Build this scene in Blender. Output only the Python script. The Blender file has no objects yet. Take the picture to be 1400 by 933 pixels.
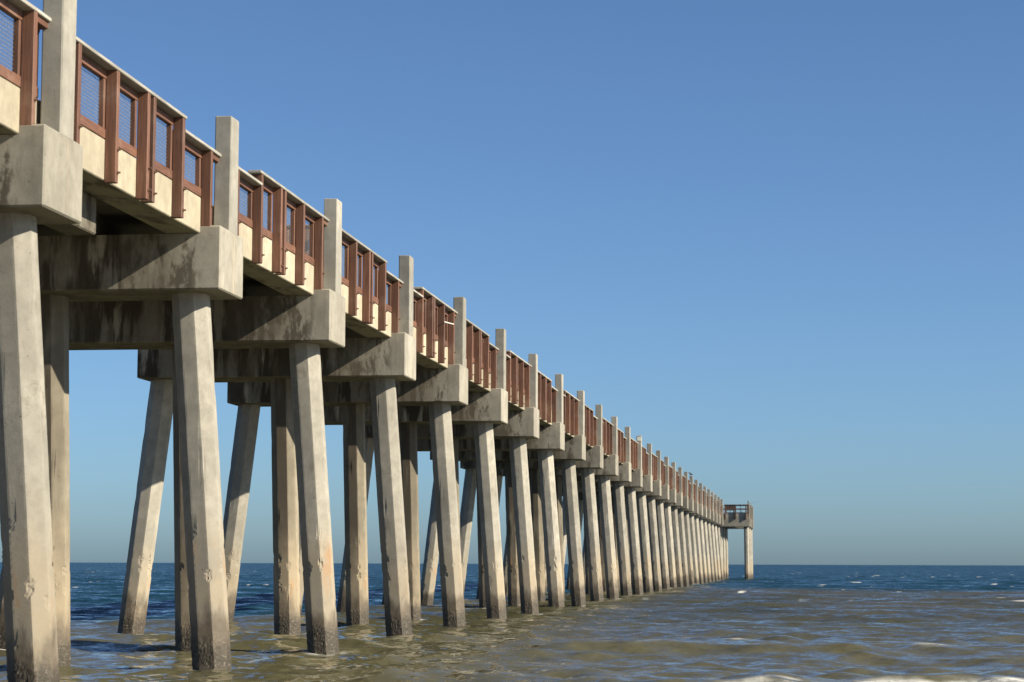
import bpy, bmesh, math, random
import numpy as np
from mathutils import Vector, Matrix

random.seed(7)
SC = bpy.context.scene
COL = SC.collection

# ------------------------------------------------------------------ camera
cam_d = bpy.data.cameras.new('camera')
cam = bpy.data.objects.new('camera', cam_d)
COL.objects.link(cam)
SC.camera = cam
YAW, PIT, ROL = 0.13162, 0.10002, 0.0031
CAM = Vector((8.91278, -33.73973, 1.57855))
fw = Vector((-math.sin(YAW) * math.cos(PIT), math.cos(YAW) * math.cos(PIT), math.sin(PIT)))
rt = Vector((math.cos(YAW), math.sin(YAW), 0))
up = rt.cross(fw)
c, s = math.cos(ROL), math.sin(ROL)
r2 = rt * c + up * s
u2 = up * c - rt * s
mw = Matrix((r2, u2, -fw)).transposed().to_4x4()
mw.translation = CAM
cam.matrix_world = mw
cam_d.sensor_width = 36.0
cam_d.lens = 3034.356 / 1400 * 36.0
cam_d.clip_start = 0.2
cam_d.clip_end = 60000
cam_d.dof.use_dof = True
cam_d.dof.focus_distance = 52.0
cam_d.dof.aperture_fstop = 3.2

# ------------------------------------------------------------------ light
SUN_EL = math.radians(30.0)
SUN_A = math.radians(12.5)                 # sun swings this far from square-on to the pier towards the beach
sun_dir = Vector((math.cos(SUN_A) * math.cos(SUN_EL), -math.sin(SUN_A) * math.cos(SUN_EL), math.sin(SUN_EL)))
world = bpy.data.worlds.new('World')
SC.world = world
world.use_nodes = True
wn = world.node_tree
bg = wn.nodes['Background']
sky = wn.nodes.new('ShaderNodeTexSky')
sky.sky_type = 'NISHITA'
sky.sun_disc = False
sky.sun_elevation = SUN_EL
sky.sun_rotation = math.atan2(sun_dir.x, sun_dir.y)
sky.altitude = 0
sky.air_density = 0.7
sky.dust_density = 0.85
sky.ozone_density = 3.0
gm = wn.nodes.new('ShaderNodeGamma')                     # camera tone and white balance, the same over the whole sky
gm.inputs['Gamma'].default_value = 1.0
wb = wn.nodes.new('ShaderNodeMix')
wb.data_type = 'RGBA'
wb.blend_type = 'MULTIPLY'
wb.inputs['Factor'].default_value = 1.0
wb.inputs[7].default_value = (0.755, 0.985, 1.16, 1)
wn.links.new(sky.outputs['Color'], gm.inputs['Color'])
wn.links.new(gm.outputs['Color'], wb.inputs[6])
hs = wn.nodes.new('ShaderNodeHueSaturation')
hs.inputs['Saturation'].default_value = 0.97
wn.links.new(wb.outputs[2], hs.inputs['Color'])
wn.links.new(hs.outputs['Color'], bg.inputs['Color'])
bg.inputs['Strength'].default_value = 0.0515
sd = bpy.data.lights.new('sun', 'SUN')
sd.energy = 5.0
sd.angle = math.radians(0.5)
sd.color = (1.0, 0.90, 0.715)
sun = bpy.data.objects.new('sun', sd)
COL.objects.link(sun)
sun.rotation_euler = (-sun_dir).to_track_quat('-Z', 'Y').to_euler()
SC.view_settings.view_transform = 'Standard'
SC.view_settings.look = 'None'
SC.view_settings.gamma = 1
SC.view_settings.exposure = 1.12

# ------------------------------------------------------------------ node helpers
class NT:
    def __init__(self, name):
        self.m = bpy.data.materials.new(name)
        self.m.use_nodes = True
        self.t = self.m.node_tree
        self.b = self.t.nodes['Principled BSDF']
        self.out = self.t.nodes['Material Output']
        self.geo = self.t.nodes.new('ShaderNodeNewGeometry')
        self.tc = self.t.nodes.new('ShaderNodeTexCoord')
    def n(self, kind, **kw):
        x = self.t.nodes.new(kind)
        for k, v in kw.items():
            setattr(x, k, v)
        return x
    def put(self, sock, v):
        if isinstance(v, bpy.types.NodeSocket):
            self.t.links.new(v, sock)
        elif isinstance(v, (tuple, list)) and len(v) == 3 and sock.type == 'RGBA':
            sock.default_value = (*v, 1)
        else:
            sock.default_value = v
    def math(self, op, a, b=0.0, c=0.0, clamp=False):
        x = self.n('ShaderNodeMath', operation=op, use_clamp=clamp)
        for i, v in enumerate((a, b, c)):
            self.put(x.inputs[i], v)
        return x.outputs[0]
    def vec(self, op, a, b):
        x = self.n('ShaderNodeVectorMath', operation=op)
        self.put(x.inputs[0], a)
        self.put(x.inputs[1], b)
        return x.outputs[0]
    def noise(self, co, scale, detail=4, rough=0.55, color=False):
        x = self.n('ShaderNodeTexNoise')
        self.put(x.inputs['Vector'], co)
        x.inputs['Scale'].default_value = scale
        x.inputs['Detail'].default_value = detail
        x.inputs['Roughness'].default_value = rough
        return x.outputs['Color' if color else 'Fac']
    def rng(self, v, a, b, lo=0.0, hi=1.0, smooth=True):
        x = self.n('ShaderNodeMapRange')
        x.interpolation_type = 'SMOOTHSTEP' if smooth else 'LINEAR'
        self.put(x.inputs['Value'], v)
        for nme, q in (('From Min', a), ('From Max', b), ('To Min', lo), ('To Max', hi)):
            self.put(x.inputs[nme], q)
        return x.outputs['Result']
    def mix(self, f, a, b, mode='MIX'):
        x = self.n('ShaderNodeMix', data_type='RGBA', blend_type=mode)
        self.put(x.inputs['Factor'], f)
        self.put(x.inputs[6], a)
        self.put(x.inputs[7], b)
        return x.outputs[2]
    def sep(self, v):
        x = self.n('ShaderNodeSeparateXYZ')
        self.put(x.inputs[0], v)
        return x.outputs
    def bump(self, h, strength=0.3, dist=0.02):
        x = self.n('ShaderNodeBump')
        x.inputs['Strength'].default_value = strength
        x.inputs['Distance'].default_value = dist
        self.put(x.inputs['Height'], h)
        self.t.links.new(x.outputs[0], self.b.inputs['Normal'])

def rnd(t):
    return t.n('ShaderNodeObjectInfo').outputs['Random']

def concrete(name, base, stain=0.0, tide=False, streak=0.5, seam=False, tone=0.25, mould=False, drip=False):
    t = NT(name)
    P = t.geo.outputs['Position']
    xyz = t.sep(P)
    x, y, z = xyz[0], xyz[1], xyz[2]
    big = t.noise(P, 0.9, 5, 0.6)
    mid = t.noise(P, 5.0, 5, 0.65)
    fine = t.noise(P, 38.0, 3, 0.7)
    lo = tuple(q * (1 - tone) for q in base)
    hi = tuple(min(1, q * (1 + tone)) for q in base)
    colr = t.mix(t.rng(big, 0.3, 0.7), lo, hi)
    colr = t.mix(t.rng(mid, 0.3, 0.75), colr, t.mix(0.55, colr, tuple(q * 0.62 for q in base)))
    rv = t.rng(rnd(t), 0, 1, 0.80, 1.13, False)
    # vertical run marks
    st = t.noise(t.vec('MULTIPLY', P, (1, 1, 0.12)), 6.0, 4, 0.6)
    colr = t.mix(t.math('MULTIPLY', t.rng(st, 0.5, 0.8), streak), colr, tuple(q * 0.5 for q in base))
    # bug holes
    vor = t.n('ShaderNodeTexVoronoi')
    t.put(vor.inputs['Vector'], P)
    vor.inputs['Scale'].default_value = 9.0
    hole = t.math('MULTIPLY', t.rng(vor.outputs['Distance'], 0.06, 0.13, 1, 0), t.rng(mid, 0.5, 0.6))
    colr = t.mix(t.math('MULTIPLY', hole, 0.75), colr, tuple(q * 0.3 for q in base))
    if stain > 0:
        wx = t.vec('MULTIPLY', P, (1, 1, 0.16))
        s1 = t.noise(wx, 2.1, 5, 0.62)
        s2 = t.noise(t.vec('ADD', wx, (13.1, 4.2, 7.0)), 3.4, 5, 0.6)
        s3 = t.noise(t.vec('ADD', t.vec('MULTIPLY', P, (1, 1, 0.3)), (3, 31, 5)), 1.2, 5, 0.65)
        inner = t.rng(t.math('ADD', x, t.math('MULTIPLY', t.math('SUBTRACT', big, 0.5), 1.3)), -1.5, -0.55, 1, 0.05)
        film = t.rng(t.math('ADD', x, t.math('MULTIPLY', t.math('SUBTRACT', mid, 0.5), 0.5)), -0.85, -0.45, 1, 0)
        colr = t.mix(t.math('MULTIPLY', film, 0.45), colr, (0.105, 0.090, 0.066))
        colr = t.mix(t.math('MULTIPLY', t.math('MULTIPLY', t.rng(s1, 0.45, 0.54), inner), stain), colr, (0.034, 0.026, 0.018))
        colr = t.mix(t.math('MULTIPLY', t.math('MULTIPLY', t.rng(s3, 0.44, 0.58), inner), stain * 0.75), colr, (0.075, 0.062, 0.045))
        colr = t.mix(t.math('MULTIPLY', t.math('MULTIPLY', t.rng(s2, 0.58, 0.68), inner), 0.75), colr, (0.36, 0.335, 0.27))
        cr = t.noise(t.vec('MULTIPLY', P, (1, 1, 0.4)), 4.0, 6, 0.72)
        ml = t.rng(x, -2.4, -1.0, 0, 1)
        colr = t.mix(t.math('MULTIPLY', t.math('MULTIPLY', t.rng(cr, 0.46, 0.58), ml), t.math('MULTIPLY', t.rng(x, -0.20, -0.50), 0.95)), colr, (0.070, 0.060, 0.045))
        # algae green on the underside
        nz = t.sep(t.geo.outputs['True Normal'])[2]
        colr = t.mix(t.math('MULTIPLY', t.rng(nz, -0.9, -0.5, 1, 0), 0.55), colr, (0.15, 0.14, 0.085))
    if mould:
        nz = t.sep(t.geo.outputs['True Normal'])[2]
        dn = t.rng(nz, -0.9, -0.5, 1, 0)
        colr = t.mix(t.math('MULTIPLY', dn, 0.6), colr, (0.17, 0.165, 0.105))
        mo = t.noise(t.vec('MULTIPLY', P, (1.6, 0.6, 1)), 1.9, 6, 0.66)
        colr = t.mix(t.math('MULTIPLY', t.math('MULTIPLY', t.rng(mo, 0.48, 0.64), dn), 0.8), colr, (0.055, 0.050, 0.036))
    if seam:
        O = t.sep(t.tc.outputs['Object'])
        wob = t.math('MULTIPLY', t.math('SUBTRACT', t.noise(P, 2.2, 3), 0.5), 0.10)
        d = t.math('ABSOLUTE', t.math('SUBTRACT', t.math('ADD', O[1], wob), 0.12))
        nx = t.sep(t.geo.outputs['True Normal'])[0]
        f = t.math('MULTIPLY', t.rng(d, 0.012, 0.03, 1, 0), t.rng(nx, 0.8, 0.95))
        colr = t.mix(t.math('MULTIPLY', f, t.math('MULTIPLY', t.rng(big, 0.3, 0.6, 0.25, 0.8), t.rng(rnd(t), 0.2, 0.8, 0.1, 1.0))), colr, (0.36, 0.30, 0.22))
        f2 = t.math('MULTIPLY', t.rng(t.math('ABSOLUTE', t.math('SUBTRACT', d, 0.04)), 0.004, 0.014, 1, 0), t.rng(nx, 0.8, 0.95))
        colr = t.mix(t.math('MULTIPLY', f2, 0.35), colr, (0.20, 0.13, 0.08))
    if drip:
        ny = t.sep(t.geo.outputs['True Normal'])[1]
        dr = t.noise(t.vec('MULTIPLY', P, (1, 1, 0.14)), 3.2, 5, 0.62)
        df = t.math('MULTIPLY', t.rng(dr, 0.30, 0.52, 0.30, 1.0), t.rng(ny, -0.85, -0.6, 0.88, 0.22))
        colr = t.mix(df, colr, (0.058, 0.046, 0.033))
    if tide:
        ck = t.noise(t.vec('ADD', P, (7, 3, 1)), 3.0, 6, 0.75)
        crk = t.rng(t.math('ABSOLUTE', t.math('SUBTRACT', ck, 0.5)), 0.0, 0.012, 1, 0)
        colr = t.mix(t.math('MULTIPLY', t.math('MULTIPLY', crk, t.rng(big, 0.5, 0.65)), 0.55), colr, (0.08, 0.068, 0.05))
        dk = t.noise(t.vec('MULTIPLY', P, (1, 1, 0.3)), 4.5, 6, 0.7)
        colr = t.mix(t.math('MULTIPLY', t.rng(dk, 0.56, 0.70), 0.45), colr, (0.12, 0.105, 0.082))
        jag = t.math('MULTIPLY', t.math('SUBTRACT', t.noise(t.vec('MULTIPLY', P, (1, 1, 0.45)), 2.3, 5, 0.6), 0.5), 1.7)
        jb = t.math('MULTIPLY', t.math('SUBTRACT', t.noise(P, 0.35, 2), 0.5), 1.4)
        zz = t.math('ADD', z, t.math('ADD', jag, jb))
        tan = t.math('MULTIPLY', t.rng(zz, 0.9, 2.8, 1, 0), t.rng(big, 0.25, 0.6, 0.15, 0.75))
        colr = t.mix(tan, colr, (0.285, 0.232, 0.160))
        wet = t.rng(zz, 0.40, 0.86, 1, 0)
        colr = t.mix(t.math('MULTIPLY', wet, 0.88), colr, t.mix(t.rng(mid, 0.3, 0.7), (0.066, 0.052, 0.037), (0.118, 0.093, 0.066)))
        wt2 = t.rng(t.math('ADD', z, t.math('MULTIPLY', jag, 0.45)), 0.16, 0.52, 1, 0)
        barn = t.noise(P, 24.0, 3, 0.7)
        bc = t.mix(t.rng(barn, 0.56, 0.66), (0.040, 0.034, 0.026), (0.17, 0.148, 0.12))
        colr = t.mix(t.math('MULTIPLY', wt2, 0.85), colr, bc)
        rust = t.noise(t.vec('ADD', t.vec('MULTIPLY', P, (1, 1, 0.25)), (9, 2, 4)), 2.6, 5, 0.6)
        rm = t.math('MULTIPLY', t.rng(rust, 0.58, 0.70), t.rng(t.math('ABSOLUTE', t.math('SUBTRACT', z, 1.35)), 0.3, 0.9, 1, 0))
        colr = t.mix(t.math('MULTIPLY', rm, 0.6), colr, (0.33, 0.17, 0.065))
        hb = t.math('ADD', t.math('MULTIPLY', mid, 0.5), t.math('MULTIPLY', t.math('MULTIPLY', barn, wt2), 2.0))
        t.put(t.b.inputs['Roughness'], t.rng(wet, 0, 1, 0.9, 0.6, False))
    else:
        hb = t.math('MULTIPLY', mid, 0.6)
        t.b.inputs['Roughness'].default_value = 0.9
    mul = t.n('ShaderNodeMix', data_type='RGBA', blend_type='MULTIPLY')
    mul.inputs['Factor'].default_value = 1
    t.put(mul.inputs[6], colr)
    cmb = t.n('ShaderNodeCombineXYZ')
    for i in range(3):
        t.put(cmb.inputs[i], rv)
    t.put(mul.inputs[7], cmb.outputs[0])
    t.put(t.b.inputs['Base Color'], mul.outputs[2])
    t.b.inputs['Specular IOR Level'].default_value = 0.25
    t.bump(t.math('SUBTRACT', t.math('ADD', hb, t.math('MULTIPLY', fine, 0.35)), hole), 0.45, 0.012)
    return t.m

def wood(name, base, grain_axis=2, rough=0.6):
    t = NT(name)
    P = t.geo.outputs['Position']
    sc = [1, 1, 1]
    sc[grain_axis] = 0.06
    g = t.noise(t.vec('MULTIPLY', P, tuple(sc)), 34.0, 5, 0.6)
    b = t.noise(P, 1.7, 4, 0.6)
    colr = t.mix(t.rng(g, 0.3, 0.7), tuple(q * 0.72 for q in base), tuple(q * 1.22 for q in base))
    colr = t.mix(t.math('MULTIPLY', t.rng(b, 0.5, 0.75), 0.45), colr, (0.21, 0.145, 0.11))
    rv = t.rng(rnd(t), 0, 1, 0.78, 1.22, False)
    cmb = t.n('ShaderNodeCombineXYZ')
    for i in range(3):
        t.put(cmb.inputs[i], rv)
    colr = t.mix(1.0, colr, cmb.outputs[0], 'MULTIPLY')
    t.put(t.b.inputs['Base Color'], colr)
    t.b.inputs['Roughness'].default_value = rough
    t.b.inputs['Specular IOR Level'].default_value = 0.35
    t.bump(g, 0.25, 0.006)
    return t.m

def plain(name, base, rough=0.5, metal=0.0, var=0.25, scale=12.0):
    t = NT(name)
    n_ = t.noise(t.geo.outputs['Position'], scale, 4, 0.6)
    t.put(t.b.inputs['Base Color'], t.mix(t.rng(n_, 0.3, 0.7), tuple(q * (1 - var) for q in base), tuple(min(1, q * (1 + var)) for q in base)))
    t.b.inputs['Roughness'].default_value = rough
    t.b.inputs['Metallic'].default_value = metal
    return t.m

M_CAP = concrete('cap_concrete', (0.272, 0.254, 0.214), stain=0.92, seam=True, tone=0.18)
M_PILE = concrete('pile_concrete', (0.288, 0.270, 0.232), tide=True, tone=0.20, streak=0.25)
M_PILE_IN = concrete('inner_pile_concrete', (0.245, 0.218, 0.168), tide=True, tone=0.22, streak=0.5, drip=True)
M_POST = concrete('post_concrete', (0.270, 0.257, 0.224), tone=0.18, streak=0.35)
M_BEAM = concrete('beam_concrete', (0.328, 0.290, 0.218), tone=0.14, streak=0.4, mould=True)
M_DECK = concrete('shade_darkened_deck_concrete', (0.085, 0.080, 0.066), tone=0.2)  # base colour darkened to paint in the black shade between the beams
M_WOOD = wood('brown_timber', (0.118, 0.056, 0.035), 2)
M_WOODH = wood('brown_timber_board', (0.115, 0.054, 0.034), 1)
M_GREY = wood('weathered_cap_board', (0.271, 0.258, 0.226), 1, 0.7)
M_TAN = wood('tan_timber', (0.30, 0.17, 0.085), 2)
M_DARK = wood('dark_timber', (0.070, 0.045, 0.035), 0)
M_WIRE = plain('galvanised_wire', (0.215, 0.205, 0.225), 0.5, 0.2, 0.1)
M_BOLT = plain('rusty_steel', (0.16, 0.09, 0.06), 0.6, 0.3)
M_SIGN = plain('pale_plate', (0.590, 0.590, 0.508), 0.5, 0.0, 0.08)
M_CORD = plain('white_cord', (0.75, 0.74, 0.70), 0.7, 0.0, 0.05)
M_ROD = plain('dark_rod', (0.05, 0.05, 0.055), 0.4)
M_BIRD = plain('dark_feathers', (0.045, 0.040, 0.038), 0.7, 0.0, 0.35, 40)
M_BIRD2 = plain('olive_grey_feathers', (0.15, 0.15, 0.11), 0.7, 0.0, 0.35, 40)

# ------------------------------------------------------------------ mesh helpers
def box_bm(bm, lo, hi, bev=0.0):
    r = bmesh.ops.create_cube(bm, size=1.0)
    vs = r['verts']
    for v in vs:
        v.co = Vector([lo[i] + (v.co[i] + 0.5) * (hi[i] - lo[i]) for i in range(3)])
    if bev > 0:
        es = list({e for v in vs for e in v.link_edges})
        bmesh.ops.bevel(bm, geom=es, offset=bev, segments=1, affect='EDGES', profile=0.5)

def mesh_from(name, bm, mat):
    bmesh.ops.recalc_face_normals(bm, faces=bm.faces[:])
    me = bpy.data.meshes.new(name)
    bm.to_mesh(me)
    bm.free()
    me.materials.append(mat)
    return me

def box_mesh(name, lo, hi, mat, bev=0.0):
    bm = bmesh.new()
    box_bm(bm, lo, hi, bev)
    return mesh_from(name, bm, mat)

def boxes_mesh(name, bl, mat, bev=0.0):
    bm = bmesh.new()
    for lo, hi in bl:
        box_bm(bm, lo, hi, bev)
    return mesh_from(name, bm, mat)

def tube_bm(bm, a, b, ra, rb=None, n=6):
    rb = ra if rb is None else rb
    a, b = Vector(a), Vector(b)
    d = (b - a).normalized()
    q = d.to_track_quat('Z', 'Y')
    ra_ = [bm.verts.new(a + q @ Vector((ra * math.cos(2 * math.pi * i / n), ra * math.sin(2 * math.pi * i / n), 0))) for i in range(n)]
    rb_ = [bm.verts.new(b + q @ Vector((rb * math.cos(2 * math.pi * i / n), rb * math.sin(2 * math.pi * i / n), 0))) for i in range(n)]
    for i in range(n):
        bm.faces.new((ra_[i], ra_[(i + 1) % n], rb_[(i + 1) % n], rb_[i]))
    bm.faces.new(ra_[::-1])
    bm.faces.new(rb_)

def ob(name, me, parent=None, loc=(0, 0, 0)):
    o = bpy.data.objects.new(name, me)
    COL.objects.link(o)
    o.location = loc
    if parent:
        o.parent = parent
    return o

def tag(o, label, cat, group=None):
    o['label'] = label
    o['category'] = cat
    if group:
        o['group'] = group
    return o

def empty(name, loc, label, cat, group=None):
    o = bpy.data.objects.new(name, None)
    COL.objects.link(o)
    o.location = loc
    return tag(o, label, cat, group)

ORD = ['first', 'second', 'third', 'fourth', 'fifth', 'sixth', 'seventh', 'eighth', 'ninth', 'tenth', 'eleventh',
       'twelfth', 'thirteenth', 'fourteenth', 'fifteenth', 'sixteenth', 'seventeenth', 'eighteenth', 'nineteenth',
       'twentieth', 'twenty-first', 'twenty-second', 'twenty-third', 'twenty-fourth', 'twenty-fifth', 'twenty-sixth',
       'twenty-seventh', 'twenty-eighth', 'twenty-ninth', 'thirtieth']

# ------------------------------------------------------------------ pier geometry
S = 8.0
K0, K1 = -1, 26
ZCB, ZCT, ZFB, ZFT = 5.776, 6.767, 6.65, 7.21

def pile_mesh(name, xt, xb, seed, mat=None, flat=0.56, ztop=ZCB + 0.01, zbot=-2.0, zref=0.0):
    """octagonal pile, leaning from xt (at the cap) to xb (at the water), with chipped patches near the water"""
    rg = np.random.RandomState(seed)
    zs = list(np.arange(zbot, -0.35, 0.4)) + list(np.arange(-0.3, 0.6, 0.04)) + list(np.arange(0.6, 1.0, 0.1)) + list(np.arange(1.0, 2.1, 0.028)) + list(np.arange(2.1, ztop, 0.25)) + [ztop]
    sub = 9
    R = flat / 2 / math.cos(math.pi / 8)
    ring = []
    for i in range(8):
        a0 = math.pi / 8 + i * math.pi / 4
        a1 = a0 + math.pi / 4
        p0 = np.array((math.cos(a0), math.sin(a0))) * R
        p1 = np.array((math.cos(a1), math.sin(a1))) * R
        for j in range(sub):
            tt = (j / sub)
            tt = 0.5 - 0.5 * math.cos(math.pi * (tt * 0.86 + 0.07)) if False else tt
            ring.append(p0 * (1 - tt) + p1 * tt)
    ring = np.array(ring)
    n = len(ring)
    isedge = np.array([1.0 if (i % sub) == 0 else 0.0 for i in range(n)])
    ang = np.arctan2(ring[:, 1], ring[:, 0])
    chips = []
    for q in range(rg.randint(6, 11)):
        e = rg.choice([-3, -2, -1, 0, 1]) * math.pi / 4 + math.pi / 8 - math.pi / 4
        chips.append((e + rg.normal(0, 0.04), 1.48 + rg.normal(0, 0.15), rg.uniform(0.022, 0.052), rg.uniform(0.012, 0.034)))
    for q in range(10):
        e = rg.randint(0, 8) * math.pi / 4 + math.pi / 8
        chips.append((e, rg.uniform(0.5, 5.5), rg.uniform(0.04, 0.09), rg.uniform(0.008, 0.016)))
    V = []
    for z in zs:
        f = (ztop - z) / (ztop - zref)
        cx = xt + (xb - xt) * f
        rad = 1 - 0.004 * isedge * rg.uniform(0.2, 2.5)
        dep = np.zeros(n)
        for (a, zc, r, d) in chips:
            da = (ang - a + math.pi) % (2 * math.pi) - math.pi
            dd = np.sqrt((da * 0.29) ** 2 + ((z - zc) * 0.45) ** 2) * (0.7 + 0.6 * rg.rand(n))
            w = np.clip(1 - dd / r, 0, 1)
            dep = np.maximum(dep, d * np.sqrt(w) * (0.55 + 0.9 * rg.rand(n)) * (w > 0))
        jit = rg.rand(n) ** 2 * 0.008 * (1.0 if z < 0.30 else max(0.0, (0.55 - z) / 0.25)) * (z < 0.55)
        xy = ring * (rad + (jit - dep) / R)[:, None]
        for i in range(n):
            V.append((cx + xy[i, 0], xy[i, 1], z))
    F = []
    for k in range(len(zs) - 1):
        for i in range(n):
            a, b = k * n + i, k * n + (i + 1) % n
            F.append((a, b, b + n, a + n))
    me = bpy.data.meshes.new(name)
    me.from_pydata(V, [], F)
    me.materials.append(mat or M_PILE)
    me.update()
    return me

# cap with raised end blocks
bm = bmesh.new()
prof = [(0, ZCB), (0, ZCT), (-0.335, ZCT), (-0.335, ZFB - 0.006), (-5.895, ZFB - 0.006), (-5.895, ZCT), (-6.233, ZCT), (-6.233, ZCB)]
vs0 = [bm.verts.new((x, -0.705, z)) for x, z in prof]
vs1 = [bm.verts.new((x, 0.705, z)) for x, z in prof]
bm.faces.new(vs0)
bm.faces.new(vs1[::-1])
for i in range(len(prof)):
    j = (i + 1) % len(prof)
    bm.faces.new((vs0[i], vs1[i], vs1[j], vs0[j]))
bmesh.ops.recalc_face_normals(bm, faces=bm.faces[:])
es = [e for e in bm.edges if e.calc_face_angle(0) > 0.5 and (e.verts[0].co.x > -0.1 or e.verts[1].co.x > -0.1 or min(v.co.z for v in e.verts) < ZCB + 0.01)]
bmesh.ops.bevel(bm, geom=es, offset=0.022, segments=1, affect='EDGES')
ME_CAP = mesh_from('cap', bm, M_CAP)

def post_mesh(seed):
    rg = random.Random(seed)
    bm = bmesh.new()
    box_bm(bm, (-0.278, -0.131, ZCT - 0.02), (-0.012, 0.356, 8.607), 0.016)
    for v in bm.verts:
        if v.co.z > 8.3:
            v.co += Vector((rg.uniform(-.006, .006), rg.uniform(-.006, .006), rg.uniform(-.012, .004)))
    return mesh_from('post', bm, M_POST)
ME_POST = [post_mesh(i) for i in range(4)]

G_BENT = 'concrete pile bents carrying the pier'
FAR_PILES = [[pile_mesh('pile', xt, xb, 900 + 10 * j + q, M_PILE_IN if q == 1 else M_PILE) for q, (xt, xb) in enumerate(((-0.66, -0.22), (-2.97, -2.80), (-5.80, -6.47)))] for j in range(3)]
BENT_NOTE = {-1: 'nearest concrete pile bent, cut by the left edge, rounded crack stain on its cap face',
             0: 'second concrete pile bent from the left edge, dark drip streaks on its cap'}
for k in range(K0, K1 + 1):
    lab = BENT_NOTE.get(k, '%s concrete pile bent counted from the left edge, three octagonal piles under a cap' % ORD[k + 1])
    if k == 11:
        lab = 'thirteenth concrete pile bent from the left edge, pale plate near the top of its post'
    if k == 18:
        lab = 'twentieth concrete pile bent from the left edge, a dark bird on its post'
    if k == K1:
        lab = 'last slanted pile bent of the long row, directly before the wide pier head'
    t = empty('pier_bent', (0, k * S, 0), lab, 'pier bent', G_BENT)
    ob('cap', ME_CAP, t)
    o = ob('post', ME_POST[k % 4], t)
    if k <= 9:
        pm = [pile_mesh('pile', xt, xb, 100 + 7 * k + q, M_PILE_IN if q == 1 else M_PILE) for q, (xt, xb) in enumerate(((-0.66, -0.22), (-2.97, -2.80), (-5.80, -6.47)))]
    else:
        pm = FAR_PILES[k % 3]
    for me in pm:
        ob('pile', me, t)
    if k == -1:
        rib = [((-1.36, 0.708, 6.15), (-0.925, 4.07, 6.985))]
        b = ob('cap_extension', boxes_mesh('cap_extension', rib, M_CAP, 0.02), t)
        b['label'] = 'deeper concrete girder stub behind the cap under the deck'

# ------------------------------------------------------------------ deck spans
G_SPAN = 'concrete deck spans of the pier'
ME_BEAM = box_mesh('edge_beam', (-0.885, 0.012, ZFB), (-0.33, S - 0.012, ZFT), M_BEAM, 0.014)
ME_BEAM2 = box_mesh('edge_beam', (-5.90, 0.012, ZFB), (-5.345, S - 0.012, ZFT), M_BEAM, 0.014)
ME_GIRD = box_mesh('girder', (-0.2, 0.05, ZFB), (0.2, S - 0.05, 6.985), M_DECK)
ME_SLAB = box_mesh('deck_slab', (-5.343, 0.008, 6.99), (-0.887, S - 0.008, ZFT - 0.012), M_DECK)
for k in range(K0 - 1, K1 + 1):
    if k == K0 - 1:
        lab = 'concrete deck span cut off by the left edge, landward of the nearest bent'
    elif k == K1:
        lab = 'last concrete deck span, running from the final slanted bent onto the pier head'
    else:
        lab = 'concrete deck span with cream edge beam between the %s and %s bents from left' % (ORD[k + 1], ORD[k + 2])
    t = empty('deck_span', (0, k * S, 0), lab, 'pier deck', G_SPAN)
    me1 = ME_BEAM
    if k == K1:
        me1 = box_mesh('edge_beam', (-0.885, 0.012, ZFB), (-0.33, S - 0.75, ZFT), M_BEAM, 0.014)
    ob('edge_beam', me1, t)
    if k < K1:
        ob('edge_beam', ME_BEAM2, t)
        for gx in (-2.2, -3.95):
            ob('girder', ME_GIRD, t, (gx, 0, 0))
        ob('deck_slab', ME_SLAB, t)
    else:
        ob('deck_slab', box_mesh('deck_slab', (-5.9, 0.008, 6.99), (-0.887, S - 0.75, ZFT - 0.012), M_DECK), t)

# ------------------------------------------------------------------ railings
XF, XO = -0.330, -0.172
POSTS = [0.95, 2.54, 3.95, 4.24, 5.72, 7.30]
PW = 0.115
PANELS = [(0.40, 0.95), (0.95 + PW, 2.54), (2.54 + PW, 3.95), (4.24 + PW, 5.72), (5.72 + PW, 7.30), (7.30 + PW, 7.92)]
XB0, XB1 = -0.405, -0.352               # boards and frames behind the posts' face

def post_mesh_w(top, seed):
    rg = random.Random(seed)
    return box_mesh('post', (XF + 0.003, 0, ZFB - 0.015 + rg.uniform(-.015, .015)), (XO, PW, top), M_WOOD, 0.006)

def panel_meshes(y0, y1, top):
    zt = top - 0.05                       # underside of the cap board
    bz0, bz1 = ZFT + 0.004, ZFT + 0.135
    tz0, tz1 = zt - 0.122, zt - 0.012
    out = {}
    out['bottom_board'] = box_mesh('bottom_board', (XB0, y0, bz0), (XB1 + 0.03, y1, bz1), M_WOODH, 0.005)
    out['top_board'] = box_mesh('top_board', (XB0, y0, tz0), (XB1 + 0.03, y1, tz1), M_WOODH, 0.005)
    out['stile'] = [box_mesh('stile', (XB0, y0 + 0.002, bz1 + 0.001), (XB1 + 0.02, y0 + 0.075, tz0 - 0.001), M_WOOD, 0.004),
                    box_mesh('stile', (XB0, y1 - 0.075, bz1 + 0.001), (XB1 + 0.02, y1 - 0.002, tz0 - 0.001), M_WOOD, 0.004)]
    bl = []
    r = 0.0028
    z = bz1 + 0.03
    while z < tz0:
        bl.append(((XB0 + 0.004, y0 + 0.07, z - r), (XB0 + 0.004 + 2 * r, y1 - 0.07, z + r)))
        z += 0.051
    y = y0 + 0.11
    while y < y1 - 0.08:
        bl.append(((XB0 + 0.0105, y - r * 0.5, bz1), (XB0 + 0.0105 + 1.0 * r, y + r * 0.5, tz0)))
        y += 0.051
    out['wire_mesh'] = boxes_mesh('wire_mesh', bl, M_WIRE)
    return out

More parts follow.
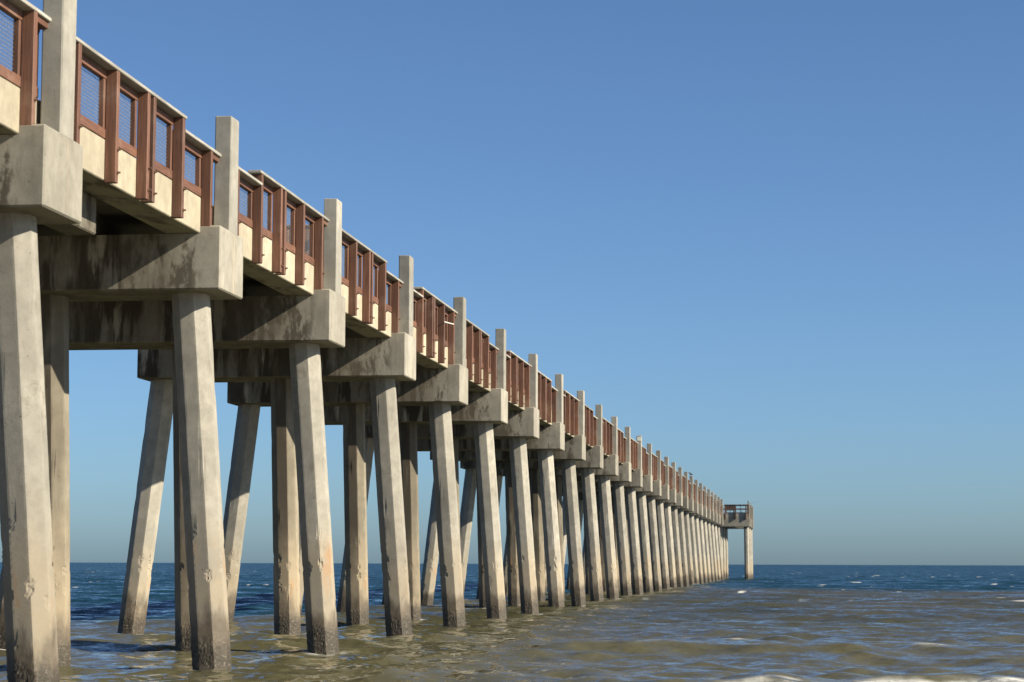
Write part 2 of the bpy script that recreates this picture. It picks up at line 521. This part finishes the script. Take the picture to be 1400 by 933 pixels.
HI, LOW = 8.195, 7.99
def rail_kit(odd):
    kit = {}
    if odd:       # high first, last panel low
        tops = [HI, HI, HI, HI, HI, LOW]
        ptops = [HI, HI, HI, HI, LOW, LOW]
        caps = [(0.36, 5.80 + 0.10, HI), (5.86, 7.90, LOW)]
    else:         # first part low, then high
        tops = [LOW, HI, HI, HI, HI, HI]
        ptops = [LOW, LOW, HI, HI, HI, HI]
        caps = [(0.36, 2.56, LOW), (2.44, 7.94, HI)]
    kit['posts'] = [(post_mesh_w(tp - 0.052, 31 * i + odd), y) for i, (tp, y) in enumerate(zip(tops, POSTS))]
    kit['caps'] = [box_mesh('cap_board', (-0.395, a, z - 0.05), (-0.165 + 0.002, b, z), M_GREY, 0.008) for a, b, z in caps]
    kit['blocks'] = [box_mesh('end_block', (-0.39, caps[1][1] - 0.50, caps[1][2] - 0.135), (-0.205, caps[1][1] - 0.03, caps[1][2] - 0.053), M_WOODH, 0.004)]
    kit['panels'] = [panel_meshes(a + 0.002, b - 0.002, tp) for (a, b), tp in zip(PANELS, ptops)]
    return kit
KITS = [rail_kit(0), rail_kit(1)]
bm = bmesh.new()
tube_bm(bm, (XO - 0.004, 0, 0), (XO + 0.012, 0, 0), 0.026, n=8)
tube_bm(bm, (XO + 0.012, 0, 0), (XO + 0.045, 0, 0), 0.014, n=6)
ME_BOLT = mesh_from('bolt', bm, M_BOLT)
G_RAIL = 'brown timber railings with wire mesh along the pier'
for k in range(K0 - 1, K1 + 1):
    kit = KITS[k % 2]
    low = 'seaward end stepped down' if k % 2 else 'landward end stepped down'
    if k == K0 - 1:
        lab = 'brown timber railing section cut off by the top left corner of the photo'
    elif k == K1:
        lab = 'last brown timber railing section, just before the pier head'
    else:
        lab = 'brown timber railing with %s, between the %s and %s posts from left' % (low, ORD[k + 1], ORD[k + 2])
    t = empty('railing', (0, k * S, ZFT), lab, 'railing', G_RAIL)
    dz = -ZFT
    last = (k == K1)
    for i, (me, y) in enumerate(kit['posts']):
        if last and y > 6:
            continue
        ob('post', me, t, (0, y, dz))
        if k <= 4:
            for zb in (6.765, 7.075):
                ob('bolt', ME_BOLT, t, (0, y + PW * 0.62, dz + zb))
    for me in kit['caps']:
        if last:
            me = box_mesh('cap_board', (-0.395, 0.36 if me is kit['caps'][0] else 2.44, (LOW if me is kit['caps'][0] else HI) - 0.05), (-0.163, 2.43 if me is kit['caps'][0] else 7.2, LOW if me is kit['caps'][0] else HI), M_GREY, 0.008)
        ob('cap_board', me, t, (0, 0, dz))
    if not last:
        for me in kit['blocks']:
            ob('end_block', me, t, (0, 0, dz))
    for i, pn in enumerate(kit['panels']):
        if last and i >= 4:
            continue
        f = ob('bottom_board', pn['bottom_board'], t, (0, 0, dz))
        ob('top_board', pn['top_board'], t, (0, 0, dz))
        for me in pn['stile']:
            ob('stile', me, t, (0, 0, dz))
        w = ob('wire_mesh', pn['wire_mesh'], t, (0, 0, dz))
        w['kind'] = 'stuff'

# ------------------------------------------------------------------ pier head
YH = 27 * S
XR, XL = 2.72, -8.95
ME_CAPH = box_mesh('cap', (XL, -0.705, ZCB), (XR, 0.705, ZCT), M_CAP, 0.022)
ME_PILEV = [pile_mesh('pile', x, x + 0.05, 3000 + i) for i, x in enumerate((XR - 0.42, -3.1, XL + 0.62, -0.62))]
G_HEAD = 'concrete bents under the pier head'
for j in range(3):
    lab = ['front concrete bent of the pier head, facing the beach', 'middle concrete bent of the pier head, behind its front bent',
           'rearmost concrete bent of the pier head, farthest out to sea'][j]
    t = empty('pier_bent', (0, YH + j * S, 0), lab, 'pier bent', G_HEAD)
    ob('cap', ME_CAPH, t)
    for me in ME_PILEV:
        ob('pile', me, t)
    ob('post', box_mesh('post', (XR - 0.30, 0.10, ZCT - 0.01), (XR - 0.012, 0.58, 8.42), M_POST, 0.016), t)
t = empty('deck_span', (0, YH, 0), 'wide concrete deck platform of the pier head at the seaward end', 'pier deck')
ob('deck_slab', box_mesh('deck_slab', (XL + 0.05, -0.66, ZCT + 0.004), (XR - 0.32, 2 * S + 0.62, ZFT), M_DECK), t)
ob('front_beam', box_mesh('front_beam', (-0.2, -0.70, ZCT + 0.006), (XR - 0.31, -0.662, ZFT), M_POST), t)
ob('side_beam', box_mesh('side_beam', (XR - 0.318, -0.62, ZCT + 0.006), (XR - 0.302, 2 * S + 0.6, ZFT - 0.004), M_BEAM), t)

def head_rail(lab, length, loc, rotz, n, drop=True):
    t = empty('railing', loc, lab, 'railing', 'dark timber railings of the pier head')
    t.rotation_euler = (0, 0, rotz)
    for i in range(n):
        x = 0.06 + (length - 0.24) * i / (n - 1)
        ob('post', box_mesh('post', (x, -0.17, (-0.60 if drop else 0.0)), (x + 0.13, -0.003, 0.96), M_DARK, 0.006), t)
    ob('cap_board', box_mesh('cap_board', (0, -0.18, 0.962), (length, 0.06, 1.01), M_DARK, 0.006), t)
    ob('top_board', box_mesh('top_board', (0, 0.003, 0.84), (length, 0.05, 0.958), M_DARK), t)
    ob('bottom_board', box_mesh('bottom_board', (0, 0.003, 0.01), (length, 0.05, 0.14), M_DARK), t)
    for i in range(n - 1):
        x = 0.06 + (length - 0.24) * (i + 0.5) / (n - 1)
        ob('stile', box_mesh('stile', (x, 0.004, 0.142), (x + 0.05, 0.045, 0.838), M_DARK), t)
    return t
head_rail('dark timber railing on the beach-facing side of the pier head', 2.55, (-0.15, YH - 0.70, ZFT), 0, 3)
head_rail('dark timber railing along the open right side of the pier head', 15.5, (XR - 0.30, YH - 0.3, ZFT), math.pi / 2, 9)
head_rail('dark timber railing on the far seaward side of the pier head', 10.6, (XR - 0.5, YH + 2 * S + 0.6, ZFT), math.pi, 7, False)

# bench on the pier head (seen through the railing gap)
t = empty('bench', (0.1, YH + 1.0, ZFT), 'dark timber bench behind the beach-facing railing of the pier head', 'bench')
ob('seat', box_mesh('seat', (-0.2, 0, 0.40), (1.0, 0.4, 0.46), M_DARK, 0.005), t)
ob('backrest', box_mesh('backrest', (-0.2, 0.41, 0.52), (1.0, 0.46, 0.90), M_DARK, 0.005), t)
for x in (-0.15, 0.87):
    ob('leg', box_mesh('leg', (x, 0.02, 0), (x + 0.08, 0.40, 0.398), M_DARK), t)

# ------------------------------------------------------------------ small things
# tan timber bin behind the mesh of the second span
t = empty('timber_bin', (-1.0, 9.2, ZFT), 'tan timber box standing on the deck behind the railing mesh, left of third post', 'box')
for i in range(5):
    x = -0.33 + i * 0.132
    ob('plank', box_mesh('plank', (x, -0.30, 0.02), (x + 0.122, -0.27, 1.00), M_TAN, 0.004), t)
    ob('plank', box_mesh('plank', (x, 0.27, 0.02), (x + 0.122, 0.30, 1.00), M_TAN, 0.004), t)
ob('side_panel', box_mesh('side_panel', (-0.33, -0.268, 0.02), (-0.30, 0.268, 1.0), M_TAN), t)
ob('side_panel', box_mesh('side_panel', (0.288, -0.268, 0.02), (0.318, 0.268, 1.0), M_TAN), t)
ob('lid', box_mesh('lid', (-0.35, -0.32, 1.003), (0.34, 0.32, 1.04), M_TAN, 0.006), t)

# pale plate on a post
pl = box_mesh('plate', (-0.12, -0.012, -0.11), (0.12, 0.0, 0.11), M_SIGN, 0.01)
o = ob('post_plate', pl, None, (-0.13, 11 * S - 0.133, 8.42))
tag(o, 'small pale square plate fixed near the top of a far concrete post', 'plate')

# white cord across the railing
bm = bmesh.new()
tube_bm(bm, (0, 0, 0), (0.0, 1.5, 0.10), 0.011, n=6)
o = ob('cord', mesh_from('cord', bm, M_CORD), None, (-0.152, 21.62, 7.69))
tag(o, 'thin white cord tied across the brown railing posts below the cap board', 'cord')

def bird(loc, rotz, mat, label, sc=1.0):
    me = bpy.data.meshes.new('bird')
    pts = [(-0.30, 0, 0.13, 0.02, 0.035), (-0.17, 0, 0.16, 0.05, 0.055), (-0.04, 0, 0.20, 0.085, 0.085), (0.08, 0, 0.25, 0.075, 0.08),
           (0.14, 0, 0.32, 0.045, 0.045), (0.17, 0, 0.38, 0.05, 0.05), (0.23, 0, 0.375, 0.022, 0.022), (0.30, 0, 0.36, 0.008, 0.008),
           (-0.01, 0.04, 0.11, 0.022, 0.022), (0.0, 0.045, 0.05, 0.008, 0.008), (0.0, 0.045, 0.0, 0.008, 0.008), (0.05, 0.05, 0.004, 0.007, 0.007),
           (-0.01, -0.04, 0.11, 0.022, 0.022), (0.0, -0.045, 0.05, 0.008, 0.008), (0.0, -0.045, 0.0, 0.008, 0.008), (0.05, -0.05, 0.004, 0.007, 0.007)]
    ed = [(0, 1), (1, 2), (2, 3), (3, 4), (4, 5), (5, 6), (6, 7), (2, 8), (8, 9), (9, 10), (10, 11), (2, 12), (12, 13), (13, 14), (14, 15)]
    me.from_pydata([p[:3] for p in pts], ed, [])
    me.materials.append(mat)
    o = ob('bird', me, None, loc)
    o.rotation_euler = (0, 0, rotz)
    o.scale = (sc, sc, sc)
    md = o.modifiers.new('skin', 'SKIN')
    md.use_smooth_shade = True
    for i, p in enumerate(pts):
        me.skin_vertices[0].data[i].radius = p[3:5]
    me.skin_vertices[0].data[2].use_root = True
    o.modifiers.new('sub', 'SUBSURF').levels = 1
    o.modifiers['sub'].render_levels = 1
    return tag(o, label, 'bird')
bird((-0.20, 18 * S + 0.02, 8.602), 2.6, M_BIRD, 'small dark bird perched on top of a far concrete post', 0.75)
bird((XR - 0.22, YH + 0.3, 8.418), 2.2, M_BIRD2, 'olive grey bird on the corner post of the pier head', 0.7)

bm = bmesh.new()
tube_bm(bm, (0, 0, 0), (0.35, 0, 0.10), 0.018, n=6)
tube_bm(bm, (0.35, 0, 0.10), (1.5, 0, 0.42), 0.012, 0.004, n=6)
o = ob('fishing_rod', mesh_from('fishing_rod', bm, M_ROD), None, (XR - 0.42, YH + 1.2, 8.26))
tag(o, 'thin fishing rod leaning out to the right over the pier head railing', 'fishing rod')

# ------------------------------------------------------------------ sea
def build_sea():
    rg = np.random.RandomState(11)
    cx, cy = CAM.x, CAM.y
    base_ang = math.pi / 2 + YAW
    half = 0.27
    inner = np.linspace(-half, half, 460)
    outer = np.concatenate([np.linspace(half, math.pi, 90)[1:]])
    A = np.concatenate([-outer[::-1], inner, outer]) + base_ang
    r = [0.6]
    while r[-1] < 24:
        r.append(r[-1] + max(0.25, r[-1] * 0.05) * (0.55 if r[-1] > 16 else 1))
    while r[-1] < 30000:
        q = r[-1]
        r.append(q + 0.085 * (q / 26.0) ** 1.45 if q < 700 else q * 1.06)
    r = np.array(r)
    RR, AA = np.meshgrid(r, A, indexing='ij')
    X = (cx + RR * np.cos(AA)).ravel()
    Y = (cy + RR * np.sin(AA)).ravel()
    dr = np.gradient(r)
    DR = np.repeat(dr, len(A))
    offc = np.abs(((AA.ravel() - base_ang + math.pi) % (2 * math.pi)) - math.pi)
    dA = np.where(offc < half, 0.0012, 0.033) * RR.ravel()
    STEP = np.maximum(DR, dA)
    N = 190
    lam = np.exp(rg.uniform(np.log(0.36), np.log(18.0), N))
    lam.sort()
    spread = rg.normal(0, 0.62, N) * np.where(lam > 8, 0.45, 1.0)
    th = -math.pi / 2 + 0.10 + spread
    amp = np.where(lam < 2.4, (lam / 2.4) ** 0.9, (2.4 / lam) ** 0.55) * rg.uniform(0.6, 1.3, N)
    amp *= 0.050 / math.sqrt((amp ** 2).sum() / 2)
    # a low swell under the chop, running at the beach
    for i, (l_, a_, t_) in enumerate(((13.0, 0.045, 0.03), (9.2, 0.042, -0.12), (17.0, 0.035, 0.10))):
        lam = np.append(lam, l_)
        amp = np.append(amp, a_)
        th = np.append(th, -math.pi / 2 + t_)
    N += 3
    ph = rg.uniform(0, 2 * math.pi, N)
    Z = np.zeros_like(X)
    DX = np.zeros_like(X)
    DY = np.zeros_like(X)
    fil = np.zeros_like(X)
    etot = ((amp / lam) ** 2).sum()
    shore = np.clip((Y + 24) / 16, 0, 1)
    for i in range(N):
        k = 2 * math.pi / lam[i]
        w = np.clip((lam[i] / STEP - 2.6) / 2.0, 0, 1)
        act = w > 0
        if not act.any():
            fil += (amp[i] / lam[i]) ** 2
            continue
        p_ = k * (X[act] * math.cos(th[i]) + Y[act] * math.sin(th[i])) + ph[i]
        a = amp[i] * w[act]
        cs, sn = np.cos(p_), np.sin(p_)
        Z[act] += a * cs
        q = min(0.85, 0.6)
        DX[act] -= q * a * sn * math.cos(th[i])
        DY[act] -= q * a * sn * math.sin(th[i])
        fil += (amp[i] / lam[i]) ** 2 * (1 - w ** 2)
    Z *= shore
    DX *= shore
    DY *= shore
    fil = fil / etot

    def vnoise(x, y, seed):
        g = np.random.RandomState(seed).rand(256, 256)
        xi = np.floor(x).astype(int)
        yi = np.floor(y).astype(int)
        fx, fy = x - xi, y - yi
        fx = fx * fx * (3 - 2 * fx)
        fy = fy * fy * (3 - 2 * fy)
        a = g[xi % 256, yi % 256]
        b = g[(xi + 1) % 256, yi % 256]
        c_ = g[xi % 256, (yi + 1) % 256]
        d = g[(xi + 1) % 256, (yi + 1) % 256]
        return (a * (1 - fx) + b * fx) * (1 - fy) + (c_ * (1 - fx) + d * fx) * fy
    def fbm(x, y, seed, o=4):
        s_, a = 0, 0.5
        for i in range(o):
            s_ = s_ + a * vnoise(x * 2 ** i, y * 2 ** i, seed + i)
            a *= 0.5
        return s_
    # breaker near the beach, at the right
    yb = -3.80 + 0.19 * (X - 7.0) + 0.15 * np.sin(X * 0.7) + 0.5 * (fbm(X * 0.35, Y * 0 + 3.3, 5) - 0.5)
    env = np.clip((X - 6.6) / 2.0, 0, 1)
    g = np.exp(-((Y - yb - 0.25) / 0.55) ** 2) * env
    Z += 0.08 * g
    foam = np.zeros_like(X)
    fb = fbm(X * 1.5, Y * 5.0, 40, 5)
    f1 = np.clip((fb - 0.40) * 8, 0, 1) * np.exp(-((Y - yb + 0.15) / 0.22) ** 2) * env * np.clip((fbm(X * 0.5, Y * 0.2, 77) - 0.10) * 5, 0, 1)
    foam = np.maximum(foam, f1 * 0.62)
    # whitecaps
    steep = Z / 0.072 * 0.95
    patch = fbm(X * 0.16, Y * 0.07, 90, 4)
    wc = np.clip((steep - 1.95) * 3.0, 0, 1) * np.clip((patch - 0.58) * 9, 0, 1) * np.clip((fbm(X * 2.0, Y * 2.0, 60) - 0.35) * 5, 0, 1)
    foam = np.maximum(foam, wc)
    far = np.clip((Y - 60) / 60, 0, 1)
    pf = np.clip((fbm(X * 0.8, Y * 0.11, 120, 4) - 0.745) * 22, 0, 1) * far * np.clip(1 - (Y - 260) / 400, 0, 1)
    foam = np.maximum(foam, pf)
    # swash round pile feet
    for k in range(K0, K1 + 1):
        for xb in (-0.22, -2.8, -6.37):
            d = np.hypot(X - xb, (Y - k * S))
            act = d < 1.0
            foam[act] = np.maximum(foam[act], 0.8 * np.clip(1 - (d[act] - 0.28) / 0.24, 0, 1) * np.clip((fbm(X[act] * 3, Y[act] * 3, 200 + k) - 0.42) * 6, 0, 1))
    # silty water near the beach, clear blue farther out
    edge = 18 + 100 * np.clip((X + 10) / 9.0, 0, 1) + 50 * (fbm(X * 0.05, Y * 0.02, 150) - 0.5) + 14 * (fbm(X * 0.3, Y * 0.1, 170) - 0.5)
    wdt = 14.0
    turb = 1 / (1 + np.exp((Y - edge) / (wdt * 0.28)))
    turb = np.clip(turb + 0.0, 0, 1)
    n0, n1 = len(r), len(A)
    V = np.stack([X + DX, Y + DY, Z - 0.09], 1)
    idx = np.arange(n0 * n1).reshape(n0, n1)
    F = np.stack([idx[:-1, :-1], idx[1:, :-1], idx[1:, 1:], idx[:-1, 1:]], -1).reshape(-1, 4)
    me = bpy.data.meshes.new('sea')
    me.vertices.add(len(V))
    me.vertices.foreach_set('co', V.astype(np.float32).ravel())
    me.loops.add(F.size)
    me.loops.foreach_set('vertex_index', F[:, ::-1].astype(np.int32).ravel())
    me.polygons.add(len(F))
    me.polygons.foreach_set('loop_start', np.arange(0, F.size, 4, dtype=np.int32))
    me.polygons.foreach_set('use_smooth', np.ones(len(F), dtype=bool))
    me.update(calc_edges=True)
    me.validate()
    for nm, a in (('foam', foam), ('silt', turb), ('chop', fil)):
        at = me.attributes.new(nm, 'FLOAT', 'POINT')
        at.data.foreach_set('value', a.astype(np.float32))
    return me

def water_mat():
    t = NT('sea_water')
    P = t.geo.outputs['Position']
    def att(n_):
        x = t.n('ShaderNodeAttribute', attribute_name=n_)
        return x.outputs['Fac']
    foam, silt, chop = att('foam'), att('silt'), att('chop')
    big = t.noise(t.vec('MULTIPLY', P, (0.5, 0.25, 0)), 0.22, 4, 0.6)
    sv = t.mix(t.rng(big, 0.35, 0.65), (0.038, 0.039, 0.020), (0.054, 0.050, 0.029))
    yy = t.sep(P)[1]
    sv = t.mix(t.rng(t.math('ADD', yy, t.math('MULTIPLY', big, 30)), 8, 60, 1, 0), sv, (0.078, 0.072, 0.040))
    bv = t.mix(t.rng(big, 0.35, 0.65), (0.004, 0.022, 0.032), (0.007, 0.030, 0.040))
    colr = t.mix(silt, bv, sv)
    fn = t.noise(P, 9.0, 5, 0.7)
    fm = t.math('MULTIPLY', foam, t.rng(fn, 0.30, 0.55, 0.35, 1.0), clamp=True)
    t.put(t.b.inputs['Base Color'], t.mix(fm, colr, (0.72, 0.72, 0.70)))
    t.put(t.b.inputs['Roughness'], t.rng(fm, 0, 0.6, 0.09, 0.85))
    t.b.inputs['IOR'].default_value = 1.33
    # small ripples as slopes (no screen-size filtering), stronger where the mesh cannot carry the waves
    def slopes(scale, stretch, off):
        q = t.vec('ADD', t.vec('MULTIPLY', P, stretch), off)
        return t.vec('SUBTRACT', t.noise(q, scale, 3, 0.6, color=True), (0.5, 0.5, 0.5))
    s1 = slopes(2.6, (0.7, 1.0, 1.0), (0, 0, 0))
    s2 = slopes(7.5, (0.8, 1.0, 1.0), (5, 3, 0))
    s3 = slopes(0.55, (0.6, 1.0, 1.0), (15, 3, 0))
    def scl(v, f):
        x = t.n('ShaderNodeVectorMath', operation='SCALE')
        t.put(x.inputs[0], v)
        t.put(x.inputs['Scale'], f)
        return x.outputs[0]
    near = t.rng(chop, 0.0, 1.0, 0.62, 0.66, False)
    tot = t.vec('ADD', scl(s1, near), scl(s2, t.rng(chop, 0, 1, 0.50, 0.45, False)))
    tot = t.vec('ADD', tot, scl(s3, t.rng(chop, 0.15, 1.0, 0.0, 0.75, False)))
    xyz = t.sep(tot)
    lean = t.math('MULTIPLY', chop, 0.20)
    cmb = t.n('ShaderNodeCombineXYZ')
    t.put(cmb.inputs[0], xyz[0])
    t.put(cmb.inputs[1], t.math('SUBTRACT', xyz[1], lean))
    cmb.inputs[2].default_value = 0
    nv = t.vec('ADD', t.geo.outputs['Normal'], cmb.outputs[0])
    nn = t.n('ShaderNodeVectorMath', operation='NORMALIZE')
    t.put(nn.inputs[0], nv)
    t.t.links.new(nn.outputs[0], t.b.inputs['Normal'])
    return t.m
me = build_sea()
me.materials.append(water_mat())
sea = ob('sea', me)
sea['kind'] = 'structure'

# beach under the camera, dipping below the water in front of it
def sand_mat():
    t = NT('beach_sand')
    P = t.geo.outputs['Position']
    n_ = t.noise(P, 2.0, 5, 0.6)
    t.put(t.b.inputs['Base Color'], t.mix(n_, (0.42, 0.37, 0.28), (0.58, 0.52, 0.42)))
    t.b.inputs['Roughness'].default_value = 0.95
    t.bump(t.noise(P, 14.0, 5, 0.65), 0.4, 0.05)
    return t.m
bm = bmesh.new()
ys = [-10, -20, -25, -30, -36, -44, -60, -90, -160, -600]
zs = [-1.6, -0.35, 0.0, 0.14, 0.3, 0.55, 1.1, 1.8, 2.2, 2.4]
rows = [[bm.verts.new((x, y, z)) for x in (-800, -200, -60, -20, 0, 10, 20, 60, 200, 800)] for y, z in zip(ys, zs)]
for a, b in zip(rows[:-1], rows[1:]):
    for i in range(len(a) - 1):
        bm.faces.new((a[i], a[i + 1], b[i + 1], b[i]))
me = mesh_from('beach', bm, sand_mat())
if me.polygons[0].normal.z < 0:
    me.flip_normals()
o = ob('beach', me)
o['kind'] = 'structure'
